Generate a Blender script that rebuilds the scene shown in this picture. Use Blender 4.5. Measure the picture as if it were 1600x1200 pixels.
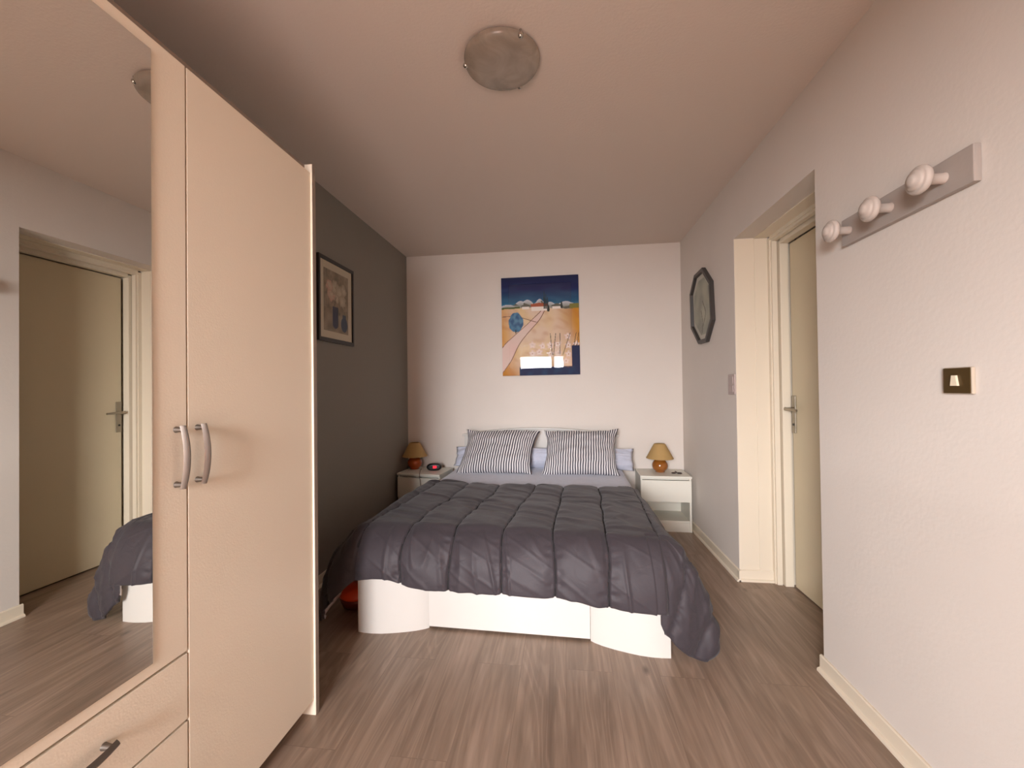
import bpy, bmesh, math, random
from mathutils import Vector, Matrix, noise
from math import sin, cos, pi, exp, sqrt, hypot, atan2

for o in list(bpy.data.objects): bpy.data.objects.remove(o)
S = bpy.context.scene
C = S.collection
random.seed(4)

def srgb(h, a=1.0):
    h = h.lstrip('#'); out = []
    for i in (0, 2, 4):
        c = int(h[i:i+2], 16)/255
        out.append(c/12.92 if c <= .04045 else ((c+.055)/1.055)**2.4)
    return (*out, a)

# ------------------------------------------------------------------ camera
cam_d = bpy.data.cameras.new('camera'); cam = bpy.data.objects.new('camera', cam_d); C.objects.link(cam)
cam_d.sensor_fit = 'HORIZONTAL'; cam_d.sensor_width = 36; cam_d.lens = 634.396*36/1600
cam_d.clip_start = .02
RX = (0.99226895, 0.12349952, -0.0122555); UP = (0.01335167, -0.00805214, 0.99987844); FW = (-0.12338582, 0.99231196, 0.00963881)
cam.matrix_world = Matrix(((RX[0], UP[0], -FW[0], 0), (RX[1], UP[1], -FW[1], 0), (RX[2], UP[2], -FW[2], 1.2), (0, 0, 0, 1)))
S.camera = cam

# ------------------------------------------------------------------ world, daylight, exposure
W = bpy.data.worlds.new('world'); S.world = W; W.use_nodes = True
bg = W.node_tree.nodes['Background']; bg.inputs[0].default_value = (.75, .82, 1, 1); bg.inputs[1].default_value = 1.0
S.view_settings.view_transform = 'Standard'; S.view_settings.look = 'None'; S.view_settings.gamma = 1
S.view_settings.use_curve_mapping = False; S.view_settings.exposure = 0.0

def area(name, loc, aim, sx, sy, power, col):
    l = bpy.data.lights.new(name, 'AREA'); l.shape = 'RECTANGLE'; l.size = sx; l.size_y = sy; l.energy = power; l.color = col
    o = bpy.data.objects.new(name, l); C.objects.link(o); o.location = loc
    d = Vector(aim)-Vector(loc); o.rotation_euler = d.to_track_quat('-Z', 'Y').to_euler(); return o
YW = -1.2      # inner face of the wall with the window, behind the camera
area('sky_light', (-2.2, -4.6, 2.05), (-2.2, YW, 2.05), 5.0, 1.7, 2450, (.98, .97, 1.0))
area('warm_ceiling_fill_light', (-.1, -2.5, .05), (-.3, YW+.6, 1.9), 2.6, 1.6, 168, (1.0, .75, .655))  # added warm fill outside the window, aimed up to brighten the ceiling

# ------------------------------------------------------------------ materials
def mat(name, col, rough=.5, metal=0, bump=None, spec=.5, var=None, coat=0, sheen=0, emit=None, emit_s=0):
    m = bpy.data.materials.new(name); m.use_nodes = True; nt = m.node_tree; b = nt.nodes['Principled BSDF']
    if isinstance(col, str): col = srgb(col)
    b.inputs['Base Color'].default_value = col; b.inputs['Roughness'].default_value = rough; b.inputs['Metallic'].default_value = metal
    b.inputs['Specular IOR Level'].default_value = spec
    b.inputs['Coat Weight'].default_value = coat; b.inputs['Sheen Weight'].default_value = sheen
    if emit: b.inputs['Emission Color'].default_value = srgb(emit); b.inputs['Emission Strength'].default_value = emit_s
    tc = nt.nodes.new('ShaderNodeTexCoord')
    if var:
        sc, amt = var; n = nt.nodes.new('ShaderNodeTexNoise'); n.inputs['Scale'].default_value = sc; n.inputs['Detail'].default_value = 5
        nt.links.new(tc.outputs['Object'], n.inputs['Vector'])
        r = nt.nodes.new('ShaderNodeValToRGB'); r.color_ramp.elements[0].position = .3; r.color_ramp.elements[1].position = .7
        r.color_ramp.elements[0].color = tuple(c*(1-amt) for c in col[:3])+(1,); r.color_ramp.elements[1].color = tuple(min(1, c*(1+amt)) for c in col[:3])+(1,)
        nt.links.new(n.outputs['Fac'], r.inputs['Fac']); nt.links.new(r.outputs['Color'], b.inputs['Base Color'])
    if bump:
        sc, st = bump; n = nt.nodes.new('ShaderNodeTexNoise'); n.inputs['Scale'].default_value = sc; n.inputs['Detail'].default_value = 4
        nt.links.new(tc.outputs['Object'], n.inputs['Vector'])
        bp = nt.nodes.new('ShaderNodeBump'); bp.inputs['Strength'].default_value = st; bp.inputs['Distance'].default_value = .01
        nt.links.new(n.outputs['Fac'], bp.inputs['Height']); nt.links.new(bp.outputs['Normal'], b.inputs['Normal'])
    return m

M = {}
M['wall'] = mat('wall_paint_white', '#dcd4cb', .85, bump=(60, .07), spec=.2, var=(3, .015))
M['ceil'] = mat('ceiling_paint', '#d6cabf', .9, bump=(90, .10), spec=.15)
M['grey'] = mat('wall_paint_grey', '#8b867e', .8, bump=(60, .1), spec=.25)
M['trim'] = mat('cream_gloss_paint', '#e3d7c2', .35, bump=(25, .04), spec=.4)
M['door'] = mat('door_paint', '#d2c4a6', .4, bump=(18, .05), spec=.4, var=(2, .02))
M['ward'] = mat('wardrobe_laminate', '#ecdfca', .42, bump=(220, .05), spec=.4)
M['ward_edge'] = mat('wardrobe_edge_grey', '#8d7d70', .6)
M['dark_gap'] = mat('dark_gap', '#3a2620', .8)
M['steel'] = mat('brushed_nickel', '#827a72', .5, 1)
M['door_steel'] = mat('door_handle_metal', '#a29a8c', .45, 1)
M['chrome'] = mat('chrome', '#c9c4bd', .15, 1)
M['white_lam'] = mat('white_laminate', '#cbc7c0', .4, spec=.45)
M['white_ns'] = mat('nightstand_laminate', '#e2dfd2', .4, spec=.4)
M['sheet'] = mat('sheet_blue_grey', '#c0c3d1', .85, bump=(300, .15), var=(30, .05), sheen=.2)
M['under'] = mat('duvet_reverse_white', '#efe3e0', .8)
M['shade'] = mat('lampshade_fabric', '#b3925c', .8, bump=(200, .2))
M['ball_r'] = mat('ceramic_amber', '#965a22', .18, coat=.5, var=(18, .12))
M['ball_l'] = mat('ceramic_orange', '#b04a10', .18, coat=.5)
M['black'] = mat('black_plastic', '#0b0b0d', .35)
M['red_led'] = mat('red_led', '#ff2040', .5, emit='#ff2038', emit_s=2.2)
M['pframe'] = mat('black_wood_frame', '#231c19', .4)
M['octframe'] = mat('dark_grey_frame', '#3c3835', .45)
M['mat_board'] = mat('cream_mat_board', '#c7b9a0', .8)
M['bronze'] = mat('bronze_plate', '#54401f', .38, .4)
M['cream_pl'] = mat('cream_plastic', '#e3d7bd', .4)
M['surround'] = mat('switch_surround', '#bcae9c', .5)
M['pink_pl'] = mat('pinkish_plastic', '#b7a6a0', .45)
M['rack'] = mat('rack_painted_wood', '#aaa098', .5, bump=(40, .08))
M['knob'] = mat('rack_knob_paint', '#c0b4aa', .55)
M['orange'] = mat('orange_plastic', '#d8450f', .35)
M['dred'] = mat('dark_red_plastic', '#5a130a', .45)
M['trinket'] = mat('dark_brown_trinket', '#33241e', .4)
M['cord'] = mat('brown_cord', '#5d4a3c', .6)
M['curtain'] = mat('peach_curtain', '#e8c4a4', .9)
_nt = M['curtain'].node_tree; _t = _nt.nodes.new('ShaderNodeBsdfTranslucent'); _t.inputs[0].default_value = srgb('#eecbaa'); _mx = _nt.nodes.new('ShaderNodeMixShader'); _mx.inputs[0].default_value = .6
_nt.links.new(_nt.nodes['Principled BSDF'].outputs[0], _mx.inputs[1]); _nt.links.new(_t.outputs[0], _mx.inputs[2]); _nt.links.new(_mx.outputs[0], _nt.nodes['Material Output'].inputs[0])
M['shutter'] = mat('shutter_slats', '#a08c7c', .6)

def alabaster():
    m = bpy.data.materials.new('alabaster_glass'); m.use_nodes = True; nt = m.node_tree; b = nt.nodes['Principled BSDF']
    tc = nt.nodes.new('ShaderNodeTexCoord'); n = nt.nodes.new('ShaderNodeTexNoise'); n.inputs['Scale'].default_value = 9
    n.inputs['Detail'].default_value = 6; n.inputs['Distortion'].default_value = 1.2
    r = nt.nodes.new('ShaderNodeValToRGB'); r.color_ramp.elements[0].position = .38; r.color_ramp.elements[1].position = .66
    r.color_ramp.elements[0].color = srgb('#90867a'); r.color_ramp.elements[1].color = srgb('#a89c8e')
    nt.links.new(tc.outputs['Object'], n.inputs['Vector']); nt.links.new(n.outputs['Fac'], r.inputs['Fac']); nt.links.new(r.outputs['Color'], b.inputs['Base Color'])
    b.inputs['Roughness'].default_value = .25; b.inputs['Subsurface Weight'].default_value = .0
    return m
M['alab'] = alabaster()

def mirror_mat():
    m = bpy.data.materials.new('mirror_glass'); m.use_nodes = True; b = m.node_tree.nodes['Principled BSDF']
    b.inputs['Base Color'].default_value = (.80, .80, .77, 1); b.inputs['Metallic'].default_value = 1; b.inputs['Roughness'].default_value = .0
    return m
M['mirror'] = mirror_mat()

def pane_mat(name, tint=(1, 1, 1, 1), ior=1.5):
    m = bpy.data.materials.new(name); m.use_nodes = True; nt = m.node_tree; nt.nodes.remove(nt.nodes['Principled BSDF'])
    t = nt.nodes.new('ShaderNodeBsdfTransparent'); t.inputs[0].default_value = tint
    g = nt.nodes.new('ShaderNodeBsdfGlossy'); g.inputs['Roughness'].default_value = .01
    f = nt.nodes.new('ShaderNodeFresnel'); f.inputs[0].default_value = ior; mx = nt.nodes.new('ShaderNodeMixShader')
    ge = nt.nodes.new('ShaderNodeNewGeometry'); iv = nt.nodes.new('ShaderNodeMath'); iv.operation = 'SUBTRACT'; iv.inputs[0].default_value = 1; nt.links.new(ge.outputs['Backfacing'], iv.inputs[1])
    mu = nt.nodes.new('ShaderNodeMath'); mu.operation = 'MULTIPLY'; nt.links.new(f.outputs[0], mu.inputs[0]); nt.links.new(iv.outputs[0], mu.inputs[1])
    nt.links.new(mu.outputs[0], mx.inputs[0]); nt.links.new(t.outputs[0], mx.inputs[1]); nt.links.new(g.outputs[0], mx.inputs[2])
    nt.links.new(mx.outputs[0], nt.nodes['Material Output'].inputs[0]); return m
M['pane'] = pane_mat('clear_window_glass'); M['picture_glass'] = pane_mat('picture_glass', ior=1.45)

def floor_mat():
    m = bpy.data.materials.new('oak_laminate'); m.use_nodes = True; nt = m.node_tree; N = nt.nodes; L = nt.links; b = N['Principled BSDF']
    tc = N.new('ShaderNodeTexCoord')
    mp = N.new('ShaderNodeMapping'); mp.inputs['Rotation'].default_value = (0, 0, pi/2); L.new(tc.outputs['Object'], mp.inputs['Vector'])
    br = N.new('ShaderNodeTexBrick'); br.inputs['Scale'].default_value = 1; br.inputs['Brick Width'].default_value = 1.28; br.inputs['Row Height'].default_value = .192
    br.inputs['Mortar Size'].default_value = .0012; br.inputs['Mortar Smooth'].default_value = .3; br.offset = .37
    br.inputs['Color1'].default_value = (.2, .2, .2, 1); br.inputs['Color2'].default_value = (.8, .8, .8, 1); br.inputs['Mortar'].default_value = (0, 0, 0, 1)
    L.new(mp.outputs[0], br.inputs['Vector'])
    # grain: stretched noise, shifted per plank
    sep = N.new('ShaderNodeSeparateColor'); L.new(br.outputs['Color'], sep.inputs[0])
    off = N.new('ShaderNodeCombineXYZ'); ml = N.new('ShaderNodeMath'); ml.operation = 'MULTIPLY'; ml.inputs[1].default_value = 13; L.new(sep.outputs[0], ml.inputs[0]); L.new(ml.outputs[0], off.inputs[2])
    ad = N.new('ShaderNodeVectorMath'); ad.operation = 'ADD'; L.new(tc.outputs['Object'], ad.inputs[0]); L.new(off.outputs[0], ad.inputs[1])
    m2 = N.new('ShaderNodeMapping'); m2.inputs['Scale'].default_value = (6.5, .8, 1); L.new(ad.outputs[0], m2.inputs['Vector'])
    n1 = N.new('ShaderNodeTexNoise'); n1.inputs['Scale'].default_value = 1.6; n1.inputs['Detail'].default_value = 7; n1.inputs['Distortion'].default_value = .7; n1.inputs['Roughness'].default_value = .55
    L.new(m2.outputs[0], n1.inputs['Vector'])
    m3 = N.new('ShaderNodeMapping'); m3.inputs['Scale'].default_value = (38, 2.2, 1); L.new(ad.outputs[0], m3.inputs['Vector'])
    n2 = N.new('ShaderNodeTexNoise'); n2.inputs['Scale'].default_value = 2; n2.inputs['Detail'].default_value = 5; L.new(m3.outputs[0], n2.inputs['Vector'])
    wv = N.new('ShaderNodeTexWave'); wv.wave_type = 'BANDS'; wv.bands_direction = 'X'; wv.inputs['Scale'].default_value = .9; wv.inputs['Distortion'].default_value = 7; wv.inputs['Detail'].default_value = 3; wv.inputs['Detail Scale'].default_value = .8
    L.new(m2.outputs[0], wv.inputs['Vector'])
    r1 = N.new('ShaderNodeValToRGB'); e = r1.color_ramp.elements
    e[0].position = .28; e[0].color = srgb('#7a6657'); e[1].position = .72; e[1].color = srgb('#9b8473')
    k = e.new(.5); k.color = srgb('#8a7564'); L.new(n1.outputs['Fac'], r1.inputs['Fac'])
    def mix(a, bcol, fac, mode):
        x = N.new('ShaderNodeMix'); x.data_type = 'RGBA'; x.blend_type = mode
        if isinstance(fac, float): x.inputs['Factor'].default_value = fac
        else: L.new(fac, x.inputs['Factor'])
        L.new(a, x.inputs[6])
        if isinstance(bcol, tuple): x.inputs[7].default_value = bcol
        else: L.new(bcol, x.inputs[7])
        return x.outputs[2]
    c = mix(r1.outputs['Color'], n2.outputs['Fac'], .30, 'OVERLAY')
    c = mix(c, wv.outputs['Fac'], .07, 'SOFT_LIGHT')
    c = mix(c, br.outputs['Color'], .12, 'SOFT_LIGHT')
    # cathedral grain: thin pale contour lines of a slow, stretched noise
    m5 = N.new('ShaderNodeMapping'); m5.inputs['Scale'].default_value = (5.0, .55, 1); L.new(ad.outputs[0], m5.inputs['Vector'])
    n5 = N.new('ShaderNodeTexNoise'); n5.inputs['Scale'].default_value = 1.0; n5.inputs['Detail'].default_value = 3; n5.inputs['Distortion'].default_value = .4; n5.inputs['Roughness'].default_value = .45
    L.new(m5.outputs[0], n5.inputs['Vector'])
    k1 = N.new('ShaderNodeMath'); k1.operation = 'MULTIPLY'; k1.inputs[1].default_value = 110; L.new(n5.outputs['Fac'], k1.inputs[0])
    k2 = N.new('ShaderNodeMath'); k2.operation = 'SINE'; L.new(k1.outputs[0], k2.inputs[0])
    k3 = N.new('ShaderNodeMapRange'); k3.inputs['From Min'].default_value = .2; k3.inputs['From Max'].default_value = 1.0; k3.inputs['To Max'].default_value = .30; L.new(k2.outputs[0], k3.inputs['Value'])
    k4 = N.new('ShaderNodeMath'); k4.operation = 'MULTIPLY'; L.new(k3.outputs[0], k4.inputs[0]); L.new(n2.outputs['Fac'], k4.inputs[1])
    c = mix(c, srgb('#c0a793'), k4.outputs[0], 'MIX')
    # knots
    m4 = N.new('ShaderNodeMapping'); m4.inputs['Scale'].default_value = (4.2, 1.9, 1); L.new(ad.outputs[0], m4.inputs['Vector'])
    vo = N.new('ShaderNodeTexVoronoi'); vo.inputs['Scale'].default_value = 1.0; L.new(m4.outputs[0], vo.inputs['Vector'])
    rk = N.new('ShaderNodeValToRGB'); rk.color_ramp.elements[0].position = .02; rk.color_ramp.elements[0].color = (1, 1, 1, 1); rk.color_ramp.elements[1].position = .075; rk.color_ramp.elements[1].color = (0, 0, 0, 1)
    L.new(vo.outputs['Distance'], rk.inputs['Fac'])
    kf = N.new('ShaderNodeMath'); kf.operation = 'MULTIPLY'; kf.inputs[1].default_value = .75; L.new(rk.outputs['Color'], kf.inputs[0])
    c = mix(c, srgb('#4c3a31'), kf.outputs[0], 'MIX')
    gap = N.new('ShaderNodeMath'); gap.operation = 'MULTIPLY'; gap.inputs[1].default_value = .2; L.new(br.outputs['Fac'], gap.inputs[0])
    c = mix(c, srgb('#4a3a31'), gap.outputs[0], 'MIX')
    L.new(c, b.inputs['Base Color']); b.inputs['Roughness'].default_value = .36; b.inputs['Specular IOR Level'].default_value = .45
    bp = N.new('ShaderNodeBump'); bp.inputs['Strength'].default_value = .10; bp.inputs['Distance'].default_value = .003; L.new(n2.outputs['Fac'], bp.inputs['Height']); L.new(bp.outputs[0], b.inputs['Normal'])
    return m
M['floor'] = floor_mat()

def duvet_mat():
    m = mat('duvet_charcoal_microfibre', '#393337', .58, spec=.3, sheen=.1); nt = m.node_tree; b = nt.nodes['Principled BSDF']
    tc = nt.nodes.new('ShaderNodeTexCoord'); n = nt.nodes.new('ShaderNodeTexNoise'); n.inputs['Scale'].default_value = 14; n.inputs['Detail'].default_value = 4; n.inputs['Distortion'].default_value = 1.2
    nt.links.new(tc.outputs['Object'], n.inputs['Vector'])
    bp = nt.nodes.new('ShaderNodeBump'); bp.inputs['Strength'].default_value = .22; bp.inputs['Distance'].default_value = .012
    nt.links.new(n.outputs['Fac'], bp.inputs['Height']); nt.links.new(bp.outputs['Normal'], b.inputs['Normal'])
    return m
M['duvet'] = duvet_mat()
M['seam_shade'] = mat('duvet_painted_seam_shade', '#1a1618', .8)  # near-black colour painting the shadow inside the quilt grooves

def stripe_mat():
    m = bpy.data.materials.new('striped_pillowcase'); m.use_nodes = True; nt = m.node_tree; b = nt.nodes['Principled BSDF']
    uv = nt.nodes.new('ShaderNodeUVMap'); uv.uv_map = 'UVMap'; s = nt.nodes.new('ShaderNodeSeparateXYZ'); nt.links.new(uv.outputs[0], s.inputs[0])
    mu = nt.nodes.new('ShaderNodeMath'); mu.operation = 'MULTIPLY'; mu.inputs[1].default_value = 2*pi*31
    nt.links.new(s.outputs[0], mu.inputs[0]); sn = nt.nodes.new('ShaderNodeMath'); sn.operation = 'SINE'; nt.links.new(mu.outputs[0], sn.inputs[0])
    r = nt.nodes.new('ShaderNodeValToRGB'); r.color_ramp.elements[0].position = .46; r.color_ramp.elements[1].position = .68
    r.color_ramp.elements[0].color = srgb('#4c4a53'); r.color_ramp.elements[1].color = srgb('#e2dedd')
    ma = nt.nodes.new('ShaderNodeMath'); ma.operation = 'MULTIPLY_ADD'; ma.inputs[1].default_value = .5; ma.inputs[2].default_value = .5
    nt.links.new(sn.outputs[0], ma.inputs[0]); nt.links.new(ma.outputs[0], r.inputs['Fac']); nt.links.new(r.outputs['Color'], b.inputs['Base Color'])
    b.inputs['Roughness'].default_value = .85; return m
M['stripe'] = stripe_mat()

def attr_mat(name, rough=.6, spec=.3):
    m = bpy.data.materials.new(name); m.use_nodes = True; nt = m.node_tree; b = nt.nodes['Principled BSDF']
    a = nt.nodes.new('ShaderNodeVertexColor'); a.layer_name = 'paint'; nt.links.new(a.outputs['Color'], b.inputs['Base Color'])
    b.inputs['Roughness'].default_value = rough; b.inputs['Specular IOR Level'].default_value = spec; return m
M['print'] = attr_mat('painted_print')

# ------------------------------------------------------------------ mesh helpers
def box(bm, a, b, bev=0, seg=2):
    x0, x1 = sorted((a[0], b[0])); y0, y1 = sorted((a[1], b[1])); z0, z1 = sorted((a[2], b[2]))
    r = bmesh.ops.create_cube(bm, size=1, matrix=Matrix.Translation(((x0+x1)/2, (y0+y1)/2, (z0+z1)/2)) @ Matrix.Diagonal((x1-x0, y1-y0, z1-z0, 1)))
    if bev:
        es = {e for v in r['verts'] for e in v.link_edges}
        bmesh.ops.bevel(bm, geom=list(es), offset=bev, segments=seg, affect='EDGES', profile=.5)
def lathe(bm, prof, n=40, mtx=Matrix()):
    rings = []
    for r, z in prof:
        if r < 1e-6: rings.append([bm.verts.new(mtx @ Vector((0, 0, z)))])
        else: rings.append([bm.verts.new(mtx @ Vector((r*cos(2*pi*i/n), r*sin(2*pi*i/n), z))) for i in range(n)])
    for A, B in zip(rings, rings[1:]):
        for i in range(n):
            j = (i+1) % n
            if len(A) == 1 and len(B) == 1: continue
            if len(A) == 1: bm.faces.new((A[0], B[i], B[j]))
            elif len(B) == 1: bm.faces.new((A[i], A[j], B[0]))
            else: bm.faces.new((A[i], A[j], B[j], B[i]))
def tube(bm, pts, r, n=10, cap=True, sx=1, sy=1):
    pts = [Vector(p) for p in pts]; rings = []
    rr = r if isinstance(r, (list, tuple)) else [r]*len(pts)
    ref = None
    for i, p in enumerate(pts):
        d = (pts[min(i+1, len(pts)-1)]-pts[max(i-1, 0)]).normalized()
        if ref is None: ref = Vector((0, 0, 1)) if abs(d.z) < .9 else Vector((0, 1, 0))
        a = d.cross(ref).normalized(); ref = a.cross(d).normalized()
        rings.append([bm.verts.new(p+(a*cos(2*pi*k/n)*sx+ref*sin(2*pi*k/n)*sy)*rr[i]) for k in range(n)])
    for A, B in zip(rings, rings[1:]):
        for k in range(n): bm.faces.new((A[k], A[(k+1) % n], B[(k+1) % n], B[k]))
    if cap: bm.faces.new(rings[0][::-1]); bm.faces.new(rings[-1])
def prism(bm, poly, z0, z1, mtx=Matrix()):
    A = [bm.verts.new(mtx @ Vector((x, y, z0))) for x, y in poly]; B = [bm.verts.new(mtx @ Vector((x, y, z1))) for x, y in poly]
    n = len(poly); bm.faces.new(A[::-1]); bm.faces.new(B)
    for i in range(n): bm.faces.new((A[i], A[(i+1) % n], B[(i+1) % n], B[i]))
def mk(name, bm, m, parent=None, smooth=False, fix=True):
    if fix: bmesh.ops.recalc_face_normals(bm, faces=bm.faces)
    me = bpy.data.meshes.new(name); bm.to_mesh(me); bm.free()
    for x in (m if isinstance(m, list) else [m]): me.materials.append(x)
    if smooth:
        for f in me.polygons: f.use_smooth = True
        if smooth != 'all': me.set_sharp_from_angle(angle=math.radians(40))
    o = bpy.data.objects.new(name, me); C.objects.link(o); o.parent = parent
    if smooth is True: wn = o.modifiers.new('wn', 'WEIGHTED_NORMAL'); wn.keep_sharp = True; wn.weight = 80
    return o
def bmn(): return bmesh.new()
def tag(o, label, cat, group=None):
    o['label'] = label; o['category'] = cat
    if group: o['group'] = group
    return o
def thing(name, label, cat, loc=(0, 0, 0), rz=0, group=None):
    o = bpy.data.objects.new(name, None); C.objects.link(o); o.location = loc; o.rotation_euler = (0, 0, rz); o.empty_display_size = .1
    return tag(o, label, cat, group)
def struct(name, bm, m, **k):
    o = mk(name, bm, m, **k); o['kind'] = 'structure'; return o
def copy_tree(o, parent=None):
    c = o.copy(); C.objects.link(c); c.parent = parent
    for ch in list(o.children): copy_tree(ch, c)
    return c
def sbox(name, a, b, m, parent=None, bev=0): 
    bm = bmn(); box(bm, a, b, bev); return mk(name, bm, m, parent, smooth=bool(bev))

# ------------------------------------------------------------------ room shell
XL, XR, YB, HC = -1.495, 1.065, 3.794, 2.49
YJ, YN, HD = 2.661, 1.847, 2.106
bm = bmn(); box(bm, (XL-.12, YW-.12, -.12), (1.5, YB+.12, 0)); struct('floor', bm, M['floor'])
bm = bmn(); box(bm, (XL-.12, YW-.12, HC), (1.5, YB+.12, HC+.12)); struct('ceiling', bm, M['ceil'])
bm = bmn(); box(bm, (XL-.12, YW-.12, 0), (XL, YB+.12, HC)); struct('wall_left', bm, M['grey'])
bm = bmn(); box(bm, (XL, YB, 0), (1.5, YB+.12, HC)); struct('wall_back', bm, M['wall'])
bm = bmn()
box(bm, (XR, YW-.12, 0), (1.5, YN, HC)); box(bm, (XR, YJ, 0), (1.5, YB, HC)); box(bm, (XR, YN, HD), (1.5, YJ, HC)); box(bm, (1.405, YN, 0), (1.5, YJ, HD))
struct('wall_right', bm, M['wall'])
# wall with the window behind the camera
WX0, WX1, WZ = -.95, .55, 2.2
bm = bmn(); box(bm, (XL, YW-.12, 0), (WX0, YW, HC)); box(bm, (WX1, YW-.12, 0), (XR, YW, HC)); box(bm, (WX0, YW-.12, WZ), (WX1, YW, HC))
struct('wall_front', bm, M['wall'])
win = bpy.data.objects.new('window_1', None); C.objects.link(win); win.location = (WX0, YW-.07, 0); win['kind'] = 'structure'
ww = WX1-WX0
bm = bmn()
for x0, x1 in ((0, .05), (ww-.05, ww), (ww/2-.03, ww/2+.03)): box(bm, (x0, -.03, 0), (x1, .03, WZ), .004)
for z0, z1 in ((0, .08), (WZ-.04, WZ), (1.0, 1.03)): box(bm, (.05, -.025, z0), (ww-.05, .025, z1), .003)
mk('window_frame', bm, M['trim'], win)
for x0, x1 in ((.05, ww/2-.03), (ww/2+.03, ww-.05)):
    for z0, z1 in ((.08, 1.0), (1.03, WZ-.04)):
        bm = bmn(); box(bm, (x0, -.003, z0), (x1, .003, z1)); mk('pane', bm, M['pane'], win)
bm = bmn()
for k in range(7):
    z = 1.87+k*.042; box(bm, (0, -.055, z), (ww, -.045, z+.040))
mk('roller_shutter', bm, M['shutter'], win)
def curtain(x0, x1, label):
    bm = bmn(); n = 60; rows = []
    for zz in (0.02, .6, 1.2, 1.8, 2.3):
        rows.append([bm.verts.new((x0+(x1-x0)*i/n, YW+.09+.028*sin(i*.95)+.008*sin(i*.4+zz), zz)) for i in range(n+1)])
    for A, B in zip(rows, rows[1:]):
        for i in range(n): bm.faces.new((A[i], A[i+1], B[i+1], B[i]))
    o = mk('curtain', bm, M['curtain'], smooth='all'); s = o.modifiers.new('s', 'SOLIDIFY'); s.thickness = .002
    tag(o, label, 'curtain')
curtain(.02, .62, 'peach curtain drawn to the right side of the balcony window')
bm = bmn(); tube(bm, [(-1.2, YW+.09, 2.32), (.72, YW+.09, 2.32)], .012, 12)
for x in (-1.1, .66): tube(bm, [(x, YW+.09, 2.32), (x, YW, 2.32)], .008, 8)
tag(mk('curtain_rod', bm, M['trim'], smooth=True), 'slim curtain rod on the wall above the balcony window', 'curtain rod')

# baseboards: tall board with a small foot moulding
def baseboard(name, segs, hgt=.068, t=.010, ft=.022):
    """segs: list of (p0, p1, n) along the wall, n = direction into the room"""
    bm = bmn()
    for p0, p1, nrm in segs:
        p0 = Vector(p0).to_3d(); p1 = Vector(p1).to_3d(); nv = Vector(nrm).to_3d()
        prof = [(0, 0), (ft, 0), (ft, .008), (ft-.004, .013), (t+.001, .015), (t, .02), (t, hgt-.004), (t-.004, hgt), (0, hgt)]
        A = [bm.verts.new(p0+nv*d+Vector((0, 0, z))) for d, z in prof]; B = [bm.verts.new(p1+nv*d+Vector((0, 0, z))) for d, z in prof]
        k = len(prof)
        for i in range(k): bm.faces.new((A[i], A[(i+1) % k], B[(i+1) % k], B[i]))
        bm.faces.new(A); bm.faces.new(B[::-1])
    struct(name, bm, M['trim'], smooth=True)
baseboard('baseboard_right', [((XR, YW), (XR, YN+.012), (-1, 0))])
baseboard('baseboard_recess', [((XR, YJ-.022), (XR, YB), (-1, 0)), ((XR-.010, YJ), (1.258, YJ), (0, -1))])
baseboard('baseboard_back', [((XL, YB), (XR, YB), (0, -1))])
baseboard('baseboard_left', [((XL, 1.45), (XL, YB), (1, 0))])

# ------------------------------------------------------------------ door in the deep recess
door = bpy.data.objects.new('door_1', None); C.objects.link(door); door.location = (1.348, 2.59, 0); door['kind'] = 'structure'
def D(p): return (p[0]-1.348, p[1]-2.59, p[2])
def dbox(bm, a, b, bev=0): box(bm, D(a), D(b), bev)
bm = bmn(); dbox(bm, (1.348, 1.905, .008), (1.388, 2.588, 2.036), .002); mk('door_leaf', bm, M['door'], door)
bm = bmn()
for (ya, yb) in ((2.661, 2.598), (YN, 1.899)):
    s = 1 if ya > 2 else -1
    dbox(bm, (1.18, ya, 0), (1.256, ya-s*.006, 2.10), .002)          # flat lining board
    dbox(bm, (1.262, ya, 0), (1.292, ya-s*.045, 2.085), .003)          # first moulding
    dbox(bm, (1.298, ya, 0), (1.346, yb, 2.062), .004)                 # rebated frame
    dbox(bm, (1.256, ya, 0), (1.40, ya-s*.03, 2.09))
dbox(bm, (1.18, YN+.006, 2.100), (1.256, YJ-.006, 2.106), .001)
dbox(bm, (1.262, YN+.045, 2.066), (1.292, YJ-.045, 2.106), .003)
dbox(bm, (1.298, YN+.052, 2.042), (1.346, YJ-.063, 2.106), .004)
dbox(bm, (1.256, YN+.03, 2.08), (1.40, YJ-.03, 2.106))
dbox(bm, (XR+.0015, YJ, .0), (1.1815, YJ-.002, 2.104)); dbox(bm, (XR+.0015, YN, .0), (1.1815, YN+.002, 2.104))
mk('door_frame', bm, M['trim'], door, smooth=True)
bm = bmn(); dbox(bm, (1.341, 2.549, .915), (1.348, 2.586, 1.135), .003); hp = mk('handle_plate', bm, M['door_steel'], door, smooth=True)
bm = bmn(); hx, hy, hz = D((1.341, 2.568, 1.057))
tube(bm, [(hx, hy, hz), (hx-.04, hy, hz)], .009, 14)
tube(bm, [(hx-.038, hy+.012, hz), (hx-.042, hy-.02, hz), (hx-.044, hy-.06, hz-.001), (hx-.043, hy-.115, hz-.004)], [.010, .0095, .0085, .007], 14, sx=.75)
mk('lever', bm, M['door_steel'], hp, smooth=True)
bm = bmn(); lathe(bm, [(0, 0), (.007, 0), (.007, .003), (0, .003)], 16, Matrix.Translation(D((1.341, 2.568, .965))) @ Matrix.Rotation(-pi/2, 4, 'Y')); mk('keyhole', bm, M['black'], hp)

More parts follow.
